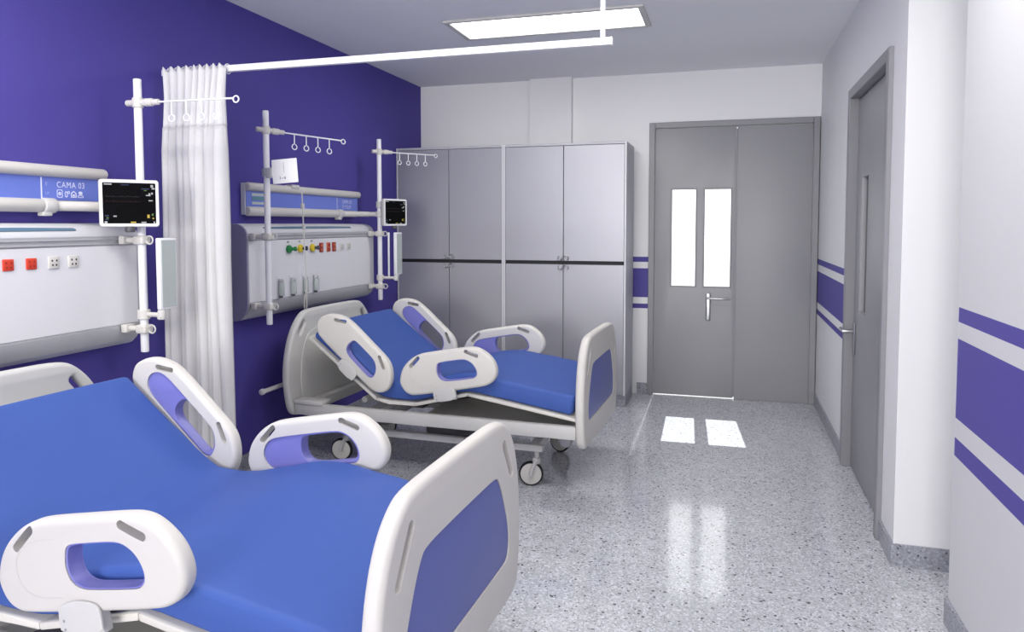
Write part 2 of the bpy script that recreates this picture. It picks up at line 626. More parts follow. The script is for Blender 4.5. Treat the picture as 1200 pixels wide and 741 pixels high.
# ------------------------------------------------------------------ curtain and rail
CY, CZ = 2.90, 2.11
t = thing('curtain_rail', 'white ceiling-hung curtain rail running out from the purple wall', 'curtain rail', (XL, CY, CZ))
bm = plate([[(-.012, -.014), (.012, -.014), (.012, .014), (-.012, .014)], [(-.008, -.010), (.008, -.010), (.008, .010), (-.008, .010)]],
           2.132, .0015, axes((0, 1, 0), (0, 0, 1), (1, 0, 0), (1.090, 0, 0)), 1)
obj('rail', bm, M_rail, t)
obj('rail_end_cap', box(2.156, 2.166, -.014, .014, -.016, .016, .003, 2), M_rail, t)
obj('drop_post', box(2.118, 2.137, -.0095, .0095, .014, H - CZ - .003, .003, 2), M_rail, t)
obj('ceiling_flange', box(2.09, 2.165, -.036, .036, H - CZ - .008, H - CZ - .0005, .002, 1), M_rail, t)

t = thing('privacy_curtain', 'white gathered privacy curtain hanging from the rail against the purple wall', 'curtain', (-2.384, CY - .034, .2))
NF = 9.0
def drape(z0, z1, nz, off=0.0):
    nu = 260
    bm = bmesh.new()
    rows = []
    for j in range(nz + 1):
        z = z0 + (z1 - z0) * j / nz
        k = (z - .2) / (CZ + .012 - .2)            # 0 bottom .. 1 top
        half = .162 + .006 * (1 - k) + .014 * max(0, (k - .93) / .07)
        row = []
        for i in range(nu + 1):
            s = i / nu
            ph = 2 * PI * NF * (s + .018 * math.sin(7 * s + 1.3) + .010 * noise.noise(Vector((s * 6, k * 2.2, 3.1))))
            low = 1 - min(1, max(0, (k - .80) / .20))
            wv = noise.noise(Vector((s * 4.3, 1.7, k * .9)))
            amp = .013 + .040 * low * (.55 + .9 * abs(wv))
            q = math.sin(ph * .5)
            y = amp * (1.2 - 2 * (q * q + .004) ** .28) + .014 * low * math.sin(ph * .5 + 2 * k + 2.2 * wv) + .012 * low * noise.noise(Vector((s * 16, k * 2.2, 9)))
            x = (s - .5) * 2 * half + .010 * low * math.cos(ph + .6) + .008 * noise.noise(Vector((s * 9, k * 2, 0)))
            x -= .008 * k * (1 - s) * 0
            zz = z
            if j == nz and z1 > 2:
                zz = z + .020 * math.sin(ph * .5) ** 2 - .012
            row.append(bm.verts.new((x, y + off, zz - .2)))
        rows.append(row)
    for j in range(nz):
        for i in range(nu):
            bm.faces.new((rows[j][i], rows[j][i + 1], rows[j + 1][i + 1], rows[j + 1][i]))
    return bm
ZH = 1.845
o = obj('drape', drape(.2, ZH, 60), M_fabric, t, smooth=180)
o.modifiers.new('s', 'SOLIDIFY').thickness = .002
o = obj('heading', drape(ZH, CZ + .012, 14, -.0004), M_fabrichead, t, smooth=180)
o.modifiers.new('s', 'SOLIDIFY').thickness = .002
for k in range(9):
    s = (k + .5) / 9
    x = (s - .5) * .36
    bm = ring((x, .034, CZ - .2), .0222, .0024, (0, 1, 0), (0, 0, 1), 16, 6)
    obj('hook', bm, M_rail, t)

# ------------------------------------------------------------------ bed-head consoles
def console(y0, label, reds):
    t = thing('bed_head_console', label, 'medical console', (XL, y0, 0.86), 0, 'wall consoles behind the beds')
    Lc = 1.48
    G = 'e'
    Z = lambda z: z - .86
    m = axes((1, 0, 0), (0, 0, 1), (0, 1, 0))
    prof = [(.0005, 1.398), (.045, 1.396), (.075, 1.384), (.095, 1.366), (.105, 1.346), (.105, .952), (.098, .922), (.082, .895), (.055, .870), (.03, .861), (.0005, .86)]
    p = [(a, Z(b)) for a, b in prof]
    obj('body', prism(p, m @ Matrix.Translation((0, 0, .012)), Lc - .024), M_console, t, smooth=40)
    pc = [(a + (.002 if a > .01 else 0), b) for a, b in p]
    obj('end_cap', prism(pc, m, .012), M_endcap_shaded, t, smooth=40)
    obj('end_cap', prism(pc, m @ Matrix.Translation((0, 0, Lc - .012)), .012), M_console, t, smooth=40)
    obj('front_panel', box(.104, .110, .014, Lc - .014, Z(.962), Z(1.302), .002, 1), M_consolefront, t)
    r = box(.103, .108, .014, Lc - .014, Z(1.304), Z(1.344), .002, 1)
    add(r, box(.107, .114, .014, Lc - .014, Z(1.326), Z(1.334), .002, 1))
    add(r, box(.107, .114, .014, Lc - .014, Z(1.308), Z(1.314), .002, 1))
    obj('upper_rail', r, M_alu, t)
    lo = [(.1055, .958), (.1095, .955), (.1075, .918), (.088, .888), (.083, .893), (.099, .921)]
    obj('lower_rail', prism([(a, Z(b)) for a, b in lo], m @ Matrix.Translation((0, 0, .014)), Lc - .028), M_alu, t, smooth=40)
    sl = chaikin([(0, 0), (.0, .014), (.985, .014), (.998, .002), (.985, 0)], 1)
    u = Vector((0, 1, 0)); v = Vector((-.020, 0, .018)).normalized(); w = u.cross(v)
    mm = axes(u, v, w, (.096, .175, Z(1.3665)))
    obj('light_slot', prism([(a, b * 1.3) for a, b in sl], mm, .003), M_slot, t)
    # power sockets: red ones then white ones
    def socket(y, mface, size, pins, mpin=M_dark):
        s = obj('power_socket', box(.108, .1165, y - size / 2, y + size / 2, Z(1.245) - size / 2, Z(1.245) + size / 2, .004, 2), mface, t)
        for a, b in pins:
            obj('socket_pin_hole', box(.1162, .1168, y + a - .0032, y + a + .0032, Z(1.245) + b - .0038, Z(1.245) + b + .0038), mpin, s, smooth=0)
        return s
    four = [(-.010, .008), (.010, .008), (-.008, -.009), (.008, -.009)]
    if reds == 2:
        socket(.861, M_red, .043, four, M_maroon)
        socket(.953, M_red, .043, four, M_maroon)
        socket(1.048, M_white, .048, four)
        socket(1.136, M_white, .048, four)
    else:
        for y, mf in ((.750, M_maroon), (.838, M_orange), (.908, M_maroon)):
            s = obj('power_socket', box(.108, .1165, y - .022, y + .022, Z(1.215), Z(1.276), .004, 2), mf, t)
            for dz in (-.014, .014):
                obj('socket_face', box(.1162, .119, y - .012, y + .012, Z(1.245) + dz - .009, Z(1.245) + dz + .009, .001, 1), M_orange if mf is M_maroon else M_maroon, s)
        socket(1.009, M_white, .046, four, M_printgrey)
        socket(1.101, M_white, .046, four, M_printgrey)
        # gas outlets with quick couplers
        for y, ma, mb in ((.385, M_green, M_green), (.505, M_yellow, M_navy), (.640, M_yellow, M_darkmetal)):
            g = rod((.109, y, Z(1.247)), (.126, y, Z(1.247)), .024, 20)
            go = obj('gas_outlet', g, ma, t)
            obj('coupler', add(rod((.131, y + .030, Z(1.247)), (.143, y + .040, Z(1.247)), .014, 18), rod((.118, y + .012, Z(1.247)), (.132, y + .034, Z(1.247)), .010, 14)), mb, go)
            obj('outlet_label', box(.109, .1115, y - .010, y + .010, Z(1.283), Z(1.295), .0008, 1), M_printgrey, go)
        # flow meter tubes
        for y in (.285, .410, .543, .659):
            f = obj('flow_meter', rod((.128, y, Z(.978)), (.128, y, Z(1.052)), .017, 16), M_clear, t)
            cp = rod((.124, y, Z(1.050)), (.124, y, Z(1.076)), .014, 16)
            add(cp, rod((.110, y, Z(1.064)), (.142, y, Z(1.064)), .008, 12))
            obj('flow_meter_valve', cp, M_alu, f)
            obj('flow_meter_base', rod((.124, y, Z(.966)), (.124, y, Z(.980)), .011, 14), M_darkmetal, f)
            obj('mounting_plate', box(.109, .113, y - .020, y + .020, Z(.966), Z(1.092), .001, 1), M_consolefront, f)
    return t
console(1.15, 'wall console with two red sockets left of the black monitor', 2)
console(3.386, 'wall console with coloured gas outlets and three dark red sockets', 3)

# ------------------------------------------------------------------ bed-head light rails
def light_rail(y0, num, label, far):
    Z0 = lambda z: z - 1.43
    t = thing('bed_head_light', label, 'wall light', (XL, y0, 1.43), 0, 'light rails above the consoles')
    Lc = 1.302
    px, py = (-2.395 - XL, 2.535 - y0) if not far else (-2.412 - XL, 4.79 - y0)
    ax_ = (px - .078, py, Z0(1.467))
    Z = lambda z: z - 1.43
    back = box(.0005, .032, 0, Lc - .02, Z(1.447), Z(1.626), .004, 1)
    obj('back_plate', back, M_console, t)
    obj('top_tube', add(rod((.036, .004, Z(1.605)), (.036, Lc - .005, Z(1.605)), .024, 20, .5), box(.0300, .036, .004, Lc - .02, Z(1.583), Z(1.627))), M_white, t)
    low = rod((.036, .004, Z(1.467)), (.036, .985, Z(1.467)), .0265, 20, .3)
    obj('lower_tube', low, M_white, t)
    obj('monitor_arm', rod((.040, 1.038, Z(1.467)), ax_, .0195, 18, .3), M_white, t)
    stub = rod((px - .085, py, Z(1.467)), (px - .0215, py, Z(1.467)), .0175, 14, .2)
    add(stub, collar((px, py, Z(1.467)), .0178, .0265, .042))
    obj('arm_clamp', stub, M_white, t)
    cp = rod((.037, .987, Z(1.467)), (.038, 1.042, Z(1.467)), .0305, 20, .2)
    add(cp, box(.022, .056, .980, 1.020, Z(1.426), Z(1.443), .004, 2))
    obj('coupling', cp, M_white2, t)
    pa = obj('light_panel', box(.030, .0355, .006, Lc - .022, Z(1.490), Z(1.586), .001, 1), M_lightpanel, t, smooth=0)
    obj('panel_divider', box(.0350, .0363, .988, .993, Z(1.491), Z(1.578)), M_ink, pa, smooth=0)
    q = axes((0, 1, 0), (0, 0, 1), (1, 0, 0), (.0359, 1.058, Z(1.541)))
    obj('lettering', text_bm('CAMA ' + num, .034, .0004, q, xs=.88), M_ink, pa, smooth=0)
    for tx, ts, tz in (('E', .018, 1.547), ('LP', .014, 1.512)):
        obj('small_lettering', text_bm(tx, ts, .0003, axes((0, 1, 0), (0, 0, 1), (1, 0, 0), (.0359, 1.008, Z(tz)))), M_inkdim, pa, smooth=0)
    # row of outlined pictograms
    F = lambda y: axes((0, 1, 0), (0, 0, 1), (1, 0, 0), (.0359, y, Z(1.5165)))
    icons = [
        (1.072, [[rrect(.026, .032, .006), rrect(.021, .027, .004)], [rrect(.013, .013, .006), rrect(.005, .005, .002)]]),
        (1.106, [[rrect(.012, .024, .005, -.004, -.002), rrect(.007, .017, .003, -.004, -.002)], [rrect(.009, .012, .004, .008, .006), rrect(.0045, .007, .002, .008, .006)]]),
        (1.137, [[[(-.013, -.014), (.013, -.014), (.013, .004), (0, .014), (-.013, .004)], [(-.009, -.010), (.009, -.010), (.009, .002), (0, .009), (-.009, .002)]], [rrect(.010, .007, .002, 0, -.0045)]]),
        (1.170, [[rrect(.028, .010, .004, 0, -.009), rrect(.023, .005, .002, 0, -.009)], [rrect(.018, .014, .005, 0, .005)]]),
    ]
    for y, lps in icons:
        ic = bmesh.new()
        for lp in lps:
            add(ic, plate(lp, .0006, 0, F(y)))
        obj('pictogram', ic, M_ink if not far else M_inkdim, pa, smooth=0)
    if far:
        for zz, mm, hh in ((1.562, M_sticker, .016), (1.541, M_teal, .020), (1.514, M_sticker, .015)):
            obj('sticker', box(.0350, .0363, .055, .205, Z(zz) - hh / 2, Z(zz) + hh / 2), mm, pa, smooth=0)
        c = box(.008, .066, .412, .492, Z(1.612), Z(1.636), .006, 2)
        obj('cord_clip', c, M_white2, t)
    return t
light_rail(1.232, '03', 'bedhead light rail lettered CAMA 03, left of the near black monitor', False)
light_rail(3.484, '02', 'bedhead light rail crossed by a white pull cord, above the gas outlets', True)

# ------------------------------------------------------------------ equipment poles
def pole(x, y, label, ivdir, ivz, ivtilt, tray=None):
    t = thing('equipment_pole', label, 'pole', (x, y, .845), 0, 'equipment poles on the purple wall')
    Z = lambda z: z - .845
    obj('tube', rod((0, 0, 0), (0, 0, Z(2.005)), .0165, 20), M_tube, t)
    back = XL + .1145 - x
    for i, z in enumerate((1.326, .945)):
        b = rod((back, 0, Z(z)), (-.012, 0, Z(z)), .0125, 14)
        add(b, box(back, back + .030, -.026, .026, Z(z) - .018, Z(z) + .018, .005, 2))
        bo = obj('mounting_bracket', b, M_white, t)
        c = box(-.026, .026, -.026, .026, Z(z) - .019, Z(z) + .019, .008, 3)
        obj('clamp', c, M_white, bo)
        k = ring((.040, 0, Z(z)), .017, .0035, (1, 0, 0), (0, 0, 1), 18, 8)
        obj('clamp_ring', k, M_white2, bo)
    # infusion bar with hooks
    d = Vector((ivdir[0], ivdir[1], 0)).normalized()
    d = (d + Vector((0, 0, ivtilt))).normalized()
    o = Vector((0, 0, Z(ivz)))
    side = d.cross(Vector((0, 0, 1))).normalized()
    grip = rod(o - d * .055, o + d * .035, .0135, 14)
    add(grip, rod(o + d * .034, o + d * .075, .017, 14))
    add(grip, rod(o + d * .074, o + d * .105, .0125, 14))
    add(grip, rod(o - Vector((0, 0, .022)), o + Vector((0, 0, .022)), .0225, 16))
    iv = obj('infusion_bar_grip', grip, M_white, t)
    L = .46
    bar = rod(o + d * .10, o + d * L, .0042, 10)
    add(bar, ring(o + d * (L + .012) - Vector((0, 0, .004)), .013, .0032, d, (0, 0, 1), 16, 6))
    obj('infusion_bar', bar, M_tube, iv)
    for k in range(4):
        p = o + d * (.165 + .072 * k)
        h = rod(p, p - Vector((0, 0, .056)), .003, 8)
        add(h, ring(p - Vector((0, 0, .070)), .0145, .003, d, (0, 0, 1), 18, 6, R(-250), R(70)))
        obj('hook', h, M_tube, iv)
    return t
p1 = pole(-2.395, 2.535, 'white equipment pole beside the curtain, near the two red sockets', (1, .04), 1.905, 0.0)
p2 = pole(-2.395, 3.425, 'white equipment pole standing in front of the gas outlet console, holding the card', (.50, .866), 1.90, -.045)
p3 = pole(-2.412, 4.79, 'farthest white equipment pole, next to the grey cabinets', (.60, .80), 1.915, 0.0)

def tray(x, y, label, reach, post):
    t = thing('folded_tray', label, 'tray', (x, y, 1.0), 0, 'folded trays on the poles')
    a = rod((.020, 0, .008), (reach, 0, .008), .0105, 12)
    add(a, collar((0, 0, .008), .0175, .0255, .040))
    obj('swing_arm', a, M_white, t)
    h = rod((reach, 0, -.012), (reach, 0, .03), .0155, 14)
    add(h, rod((reach, -.018, -.002), (reach, .02, -.002), .009, 12))
    obj('hinge', h, M_white2, t)
    b = box(reach - .012, reach + .010, -.012, .085, .031, .335, .004, 2)
    obj('tray_panel', b, M_tube, t)
    f = box(reach + .0101, reach + .0125, -.004, .079, .040, .326, .001, 1)
    obj('tray_face', f, M_clear, t)
    if post:
        obj('side_post', rod((reach * .52, .01, .018), (reach * .52, .01, .335), .0075, 10), M_tube, t)
    return t
tray(-2.395, 2.535, 'white folded-up tray on a swing arm in front of the curtain', .092, False)
tray(-2.412, 4.79, 'white folded-up tray on the pole beside the cabinets', .125, True)

# ------------------------------------------------------------------ monitors
def monitor(c, ang, label, back):
    """screen facing (cos a, -sin a); local x to the viewer's right along the screen, y into the screen"""
    c = (c[0] + .012 * math.cos(R(ang)), c[1] - .012 * math.sin(R(ang)), c[2])
    t = thing('patient_monitor', label, 'monitor', c, 0, 'patient monitors')
    t.rotation_euler = (0, 0, R(90 - ang))
    w, h, d = .222, .196, .026
    body = plate([rrect(w, h, .012)], d, .006, axes((1, 0, 0), (0, 0, 1), (0, -1, 0), (0, d / 2, 0)), 3)
    add(body, box(-w * .36, w * .36, d, d + .007, -h * .34, h * .34, .005, 2))
    bo = obj('casing', body, M_white, t)
    obj('bezel', plate([rrect(w - .004, h - .004, .011), rrect(w - .026, h - .028, .004)], .004, .0015, axes((1, 0, 0), (0, 0, 1), (0, -1, 0), (0, -.001, 0)), 2), M_tube, t)
    s = obj('screen', box(-w / 2 + .012, w / 2 - .012, -.0012, .0012, -h / 2 + .013, h / 2 - .013), M_screen, t, smooth=0)
    sw, sh = w - .026, h - .028
    def bit(u, v, a, b):      # u, v in 0..1 of the screen
        x, z = -sw / 2 + u * sw, -sh / 2 + v * sh
        return box(x - a / 2, x + a / 2, -.0017, -.0013, z - b / 2, z + b / 2)
    def many(name, m, bits):
        b = bit(*bits[0])
        for q in bits[1:]:
            add(b, bit(*q))
        obj(name, b, m, s, smooth=0)
    rng = random.Random(4)
    def wave(v):
        b = bmesh.new()
        pts = []
        for i in range(60):
            u = .04 + .66 * i / 59
            k = (i % 12)
            z = v + (.03 if k == 3 else -.015 if k == 4 else .010 * math.sin(i * .9))
            pts.append((-sw / 2 + u * sw, -.0015, -sh / 2 + z * sh))
        return tube(pts, .0006, 5)
    obj('waveform', wave(.66), M_trace_grey, s)
    obj('waveform', wave(.54), M_trace_red, s)
    many('status_text', M_read_white, [(.10, .96, .028, .005), (.93, .93, .010, .010), (.955, .87, .012, .006), (.88, .72, .007, .012), (.84, .70, .012, .004), (.90, .57, .016, .004), (.93, .75, .006, .008), (.05, .03, .010, .009), (.96, .03, .006, .007), (.76, .03, .018, .005), (.22, .18, .012, .005)])
    many('value_readout', M_read_yellow, [(.56, .03, .020, .006), (.85, .18, .009, .014), (.94, .13, .006, .005)])
    many('side_readout', M_read_green, [(.93, .22, .006, .009), (.80, .82, .010, .003), (.08, .14, .009, .004)])
    many('menu_readout', M_read_blue, [(.07, .19, .014, .005), (.07, .10, .012, .005), (.80, .86, .030, .004), (.42, .95, .03, .003)])
    f = rod((.0, d * .5, -h / 2 - .022), (.0, d * .5, -h / 2 + .002), .020, 16)
    obj('swivel_foot', f, M_darkmetal, t)
    mb = t.matrix_basis if False else None
    # clamp reaching back to the pole
    n = Matrix.Rotation(-R(90 - ang), 3, 'Z')
    q = n @ (Vector(back) - Vector(c))
    q.z = .055
    st = Vector((q.x * .3, d + .006, .055))
    en = q - (q - st).normalized() * .0195
    a = rod(st, en, .010, 12)
    add(a, collar((q.x, q.y, .055), .0178, .0250, .046))
    obj('pole_clamp', a, M_white2, t)
    return t
monitor((-2.384, 2.462, 1.480), 40, 'black-screened patient monitor beside the lettering CAMA 03', (-2.395, 2.535, 1.48))
monitor((-2.330, 4.862, 1.480), 22, 'small black-screened patient monitor in front of the grey cabinets', (-2.412, 4.79, 1.48))

# ------------------------------------------------------------------ card on the middle pole
t = thing('information_card', 'white card clamped to the pole above the coloured gas outlets', 'card', (-2.255, 3.385, 1.675))
t.rotation_euler = (0, R(-4), R(6))
obj('card_sheet', box(-.072, .072, -.0035, .0035, -.064, .064, .0025, 2), M_paper, t)
pr = box(-.030, -.026, -.0042, -.0036, -.042, -.026)
add(pr, box(-.004, .004, -.0042, -.0036, -.042, -.030))
add(pr, box(-.022, -.008, -.0042, -.0036, -.038, -.035))
add(pr, box(-.004, -.002, -.0042, -.0036, -.01, .045))
obj('print', pr, M_printgrey, t, smooth=0)
cl = box(-.112, -.066, -.006, .014, -.030, .026, .006, 2)
inv = t.rotation_euler.to_matrix().inverted()
q = inv @ (Vector((-2.395, 3.425, 1.675)) - Vector(t.location))
add(cl, collar((q.x, q.y, q.z), .0190, .0262, .040))
dd = (Vector((-.09, .004, -.002)) - q).normalized()
add(cl, rod(q + dd * .0215, (-.09, .004, -.002), .011, 12))
obj('card_clamp', cl, M_alu, t)

# ------------------------------------------------------------------ pull cord
def cord_pts(ctrl, n=14):
    out = []
    c = [Vector(p) for p in ctrl]
    for i in range(len(c) - 1):
        p0 = c[max(0, i - 1)]; p1 = c[i]; p2 = c[i + 1]; p3 = c[min(len(c) - 1, i + 2)]
        for k in range(n):
            s = k / n
            out.append(.5 * ((2 * p1) + (-p0 + p2) * s + (2 * p0 - 5 * p1 + 4 * p2 - p3) * s * s + (-p0 + 3 * p1 - 3 * p2 + p3) * s ** 3))
    out.append(c[-1])
    return out
t = thing('call_cord', 'white call cord hanging from the light rail behind the far bed', 'cord', (-2.46, 3.864, .72))
obj('cord', tube(cord_pts([(0, 0, .885), (.004, .002, .74), (.008, .006, .56), (.016, .010, .30), (.012, .014, .16), (.008, .010, .0)]), .0035, 8), M_white, t)
obj('cord_tail', tube(cord_pts([(.016, .012, .30), (.014, -.014, .20), (.010, .006, .10), (.006, .026, .02)]), .003, 8), M_white, t)
bm = rod((.002, .001, .80), (.0035, .002, .765), .012, 12, .5)
add(bm, rod((.008, .004, .672), (.008, .004, .642), .010, 12, .5))
obj('cord_grip', bm, M_white2, t)

# ------------------------------------------------------------------ tall cabinets
def cabinet(x0, x1, label):
    t = thing('tall_cabinet', label, 'cabinet', ((x0 + x1) / 2, 5.5, 0), 0, 'tall grey cabinets')
    w = (x1 - x0) / 2 - .0015
    zt = 2.012
    bm = box(-w, -w + .013, -.018, .418, SK, zt, .0015, 1)
    add(bm, box(w - .013, w, -.018, .418, SK, zt, .0015, 1))
    add(bm, box(-w + .013, w - .013, -.018, .418, zt - .018, zt, .0015, 1))
    add(bm, box(-w + .013, w - .013, .0, .418, SK, SK + .018))
    add(bm, box(-w + .013, w - .013, .400, .418, SK, zt))
    obj('carcass', bm, M_cabside, t)
    e = box(-w, -w + .013, -.0195, -.0178, SK, zt)
    add(e, box(w - .013, w, -.0195, -.0178, SK, zt))
    obj('edging', e, M_cabedge, t, smooth=0)
    obj('shelf_gap', box(-w + .013, w - .013, -.002, .010, 1.070, 1.130), M_dark, t, smooth=0)
    obj('plinth', box(-w, w, .0, .418, .0005, SK - .0005), M_skirt, t, smooth=0)
    g = .0022
    for sx in (-1, 1):
        a, b = (-w + .013 + g, -g) if sx < 0 else (g, w - .013 - g)
        for z0, z1, up in ((SK + .004, 1.084, False), (1.112, zt - .021, True)):
            d = obj('door', box(a, b, -.0185, -.0005, z0, z1, .0018, 1), M_cab, t)
            hx = sx * .024
            hz = z0 + .022 if up else z1 - .022
            h = ring((hx, -.032, hz), .017, .0042, (1, 0, 0), (0, 0, 1), 18, 8, R(-60) if sx > 0 else R(120), R(200) if sx > 0 else R(380))
            add(h, rod((hx - .012, -.0185, hz), (hx - .012, -.034, hz), .0045, 10))
            add(h, rod((hx + .012, -.0185, hz), (hx + .012, -.034, hz), .0045, 10))
            obj('pull_handle', h, M_steel, d)
    return t
cabinet(-2.605, -1.690, 'tall pale grey four-door cabinet in the purple wall corner')
cabinet(-1.690, -.727, 'tall pale grey four-door cabinet beside the double door')

# ------------------------------------------------------------------ hospital beds
DECK = [(.134, .743), (.561, .418), (.645, .405), (.800, .404), (1.108, .482), (1.697, .392)]
def off(path, d):
    """polyline moved d along its left-hand normals, mitred"""
    out = []
    n = len(path)
    for i, p in enumerate(path):
        ns = []
        for a, b in ((i - 1, i), (i, i + 1)):
            if a >= 0 and b < n:
                t = Vector((path[b][0] - path[a][0], path[b][1] - path[a][1])).normalized()
                ns.append(Vector((-t.y, t.x)))
        m = ns[0] if len(ns) == 1 else (ns[0] + ns[1]).normalized()
        k = d / max(.5, m.dot(ns[0]))
        out.append((p[0] + m.x * k, p[1] + m.y * k))
    return out

def siderail(parent, cx, cz, ang, side, bc, vs=1.0):
    u = Vector((math.cos(ang), 0, math.sin(ang)))
    v = Vector((-math.sin(ang), 0, math.cos(ang))) * vs
    w = Vector((0, side, 0))
    def A(depth):
        return axes(u, v, w, (cx, side * (.4505 + depth), cz))
    out = [(-.278, -.006), (-.261, .033), (-.232, .064), (-.196, .088), (-.156, .104), (-.112, .110), (.029, .108), (.150, .106), (.187, .099), (.216, .084), (.245, .058),
           (.268, .027), (.281, -.009), (.282, -.041), (.271, -.069), (.248, -.092), (.222, -.104), (.190, -.110), (.032, -.111), (-.205, -.110), (-.238, -.101), (-.262, -.083), (-.277, -.055), (-.283, -.028)]
    hole = [(-.050, .022), (-.042, .045), (-.022, .051), (.042, .051), (.105, .050), (.132, .042), (.156, .023), (.170, 0), (.177, -.025), (.174, -.045), (.158, -.058), (.130, -.060), (.029, -.058), (-.016, -.055), (-.044, -.038), (-.054, -.006)]
    oval = [(-.198, .020), (-.176, .045), (-.140, .055), (-.03, .055), (.105, .054), (.136, .045), (.161, .024), (.176, 0), (.182, -.026), (.179, -.048), (.161, -.063), (.130, -.065), (.0, -.065), (-.14, -.065), (-.178, -.055), (-.200, -.030), (-.205, -.004)]
    s1 = capsule(-.171, .069, .084, .021, R(36))
    s2 = capsule(.160, .070, .084, .021, R(-28))
    out, hole, oval = chaikin(out, 2), chaikin(hole, 2), chaikin(oval, 2)
    shell = plate([out], .050, .017, A(0), 4)
    cut = prism(oval, A(-.031), .019)
    shell = carve(shell, [cut, prism(hole, A(-.04), .08), prism(s1, A(-.04), .08), prism(s2, A(-.04), .08)])
    rl = obj('side_rail', shell, M_white, parent, smooth=42)
    sm = [(.060 + (a - .060) * .955, -.004 + (b + .004) * .93) for a, b in hole]
    ov2 = [(a * .998, b * .996) for a, b in oval]
    obj('lilac_liner', add(plate([ov2, sm], .0125, .003, A(-.0135)), plate([[(.060 + (a - .060) * .995, -.004 + (b + .004) * .99) for a, b in hole], sm], .036, .001, A(.004))), M_lilac, rl)
    inl = [(-.213, -.002), (-.198, .040), (-.150, .064), (-.080, .066), (-.076, .064), (-.148, .061), (-.195, .038), (-.209, -.002), (-.196, -.046), (-.150, -.070), (-.080, -.071), (-.080, -.074), (-.152, -.073), (-.199, -.048)]
    obj('moulded_line', plate([chaikin(inl, 1)], .0012, 0, A(.0252)), M_white2, rl)
    br = plate([chaikin([(bc - .064, -.158), (bc - .064, -.100), (bc - .050, -.084), (bc, -.076), (bc + .050, -.084), (bc + .064, -.100), (bc + .064, -.158)], 1)], .008, .0025, A(.0292))
    add(br, plate([[(bc - .058, -.156), (bc - .058, -.104), (bc + .058, -.104), (bc + .058, -.156)]], .026, .003, A(.013)))
    bo = obj('rail_bracket', br, M_white2, rl)
    for rv in (-.122, -.142):
        obj('rivet', rod(A(.0325) @ Vector((bc - .048, rv, 0)), A(.0340) @ Vector((bc - .048, rv, 0)), .0035, 10), M_printgrey, rl)
    return rl

def castor(parent, x, y, yaw):
    c = Vector((x, y, .065))
    d = Vector((math.cos(yaw), math.sin(yaw), 0))      # rolling direction
    s = Vector((-d.y, d.x, 0))
    st = c + d * .03
    f = rod(st + Vector((0, 0, .075)), st + Vector((0, 0, .136)), .014, 14)
    add(f, rod(st + Vector((0, 0, .055)), st + Vector((0, 0, .085)), .023, 16))
    for k in (-1, 1):
        add(f, tube([c + s * k * .026, c + s * k * .028 + Vector((0, 0, .02)) + d * .004, c + s * k * .024 + Vector((0, 0, .05)) + d * .016, st + s * k * .014 + Vector((0, 0, .072))], .010, 10, True, [.012, .011, .010, .010]))
    fo = obj('castor', f, M_white2, parent)
    ax = axes(d, (0, 0, 1), s, c)
    tyre = bmesh.new()
    n = 40
    prof = [(.056, -.013), (.062, -.0125), (.065, -.008), (.065, .008), (.062, .0125), (.056, .013)]
    rings = []
    for i in range(n):
        a = 2 * PI * i / n
        rings.append([tyre.verts.new(ax @ Vector((math.cos(a) * p[0], math.sin(a) * p[0], p[1]))) for p in prof])
    for i in range(n):
        for k in range(len(prof)):
            tyre.faces.new((rings[i][k], rings[(i + 1) % n][k], rings[(i + 1) % n][(k + 1) % 6], rings[i][(k + 1) % 6]))
    obj('tyre', tyre, M_black, fo)
    hub = rod(c - s * .0155, c + s * .0155, .057, 36, .08)
    obj('wheel_disc', hub, M_cream, fo)
    return fo

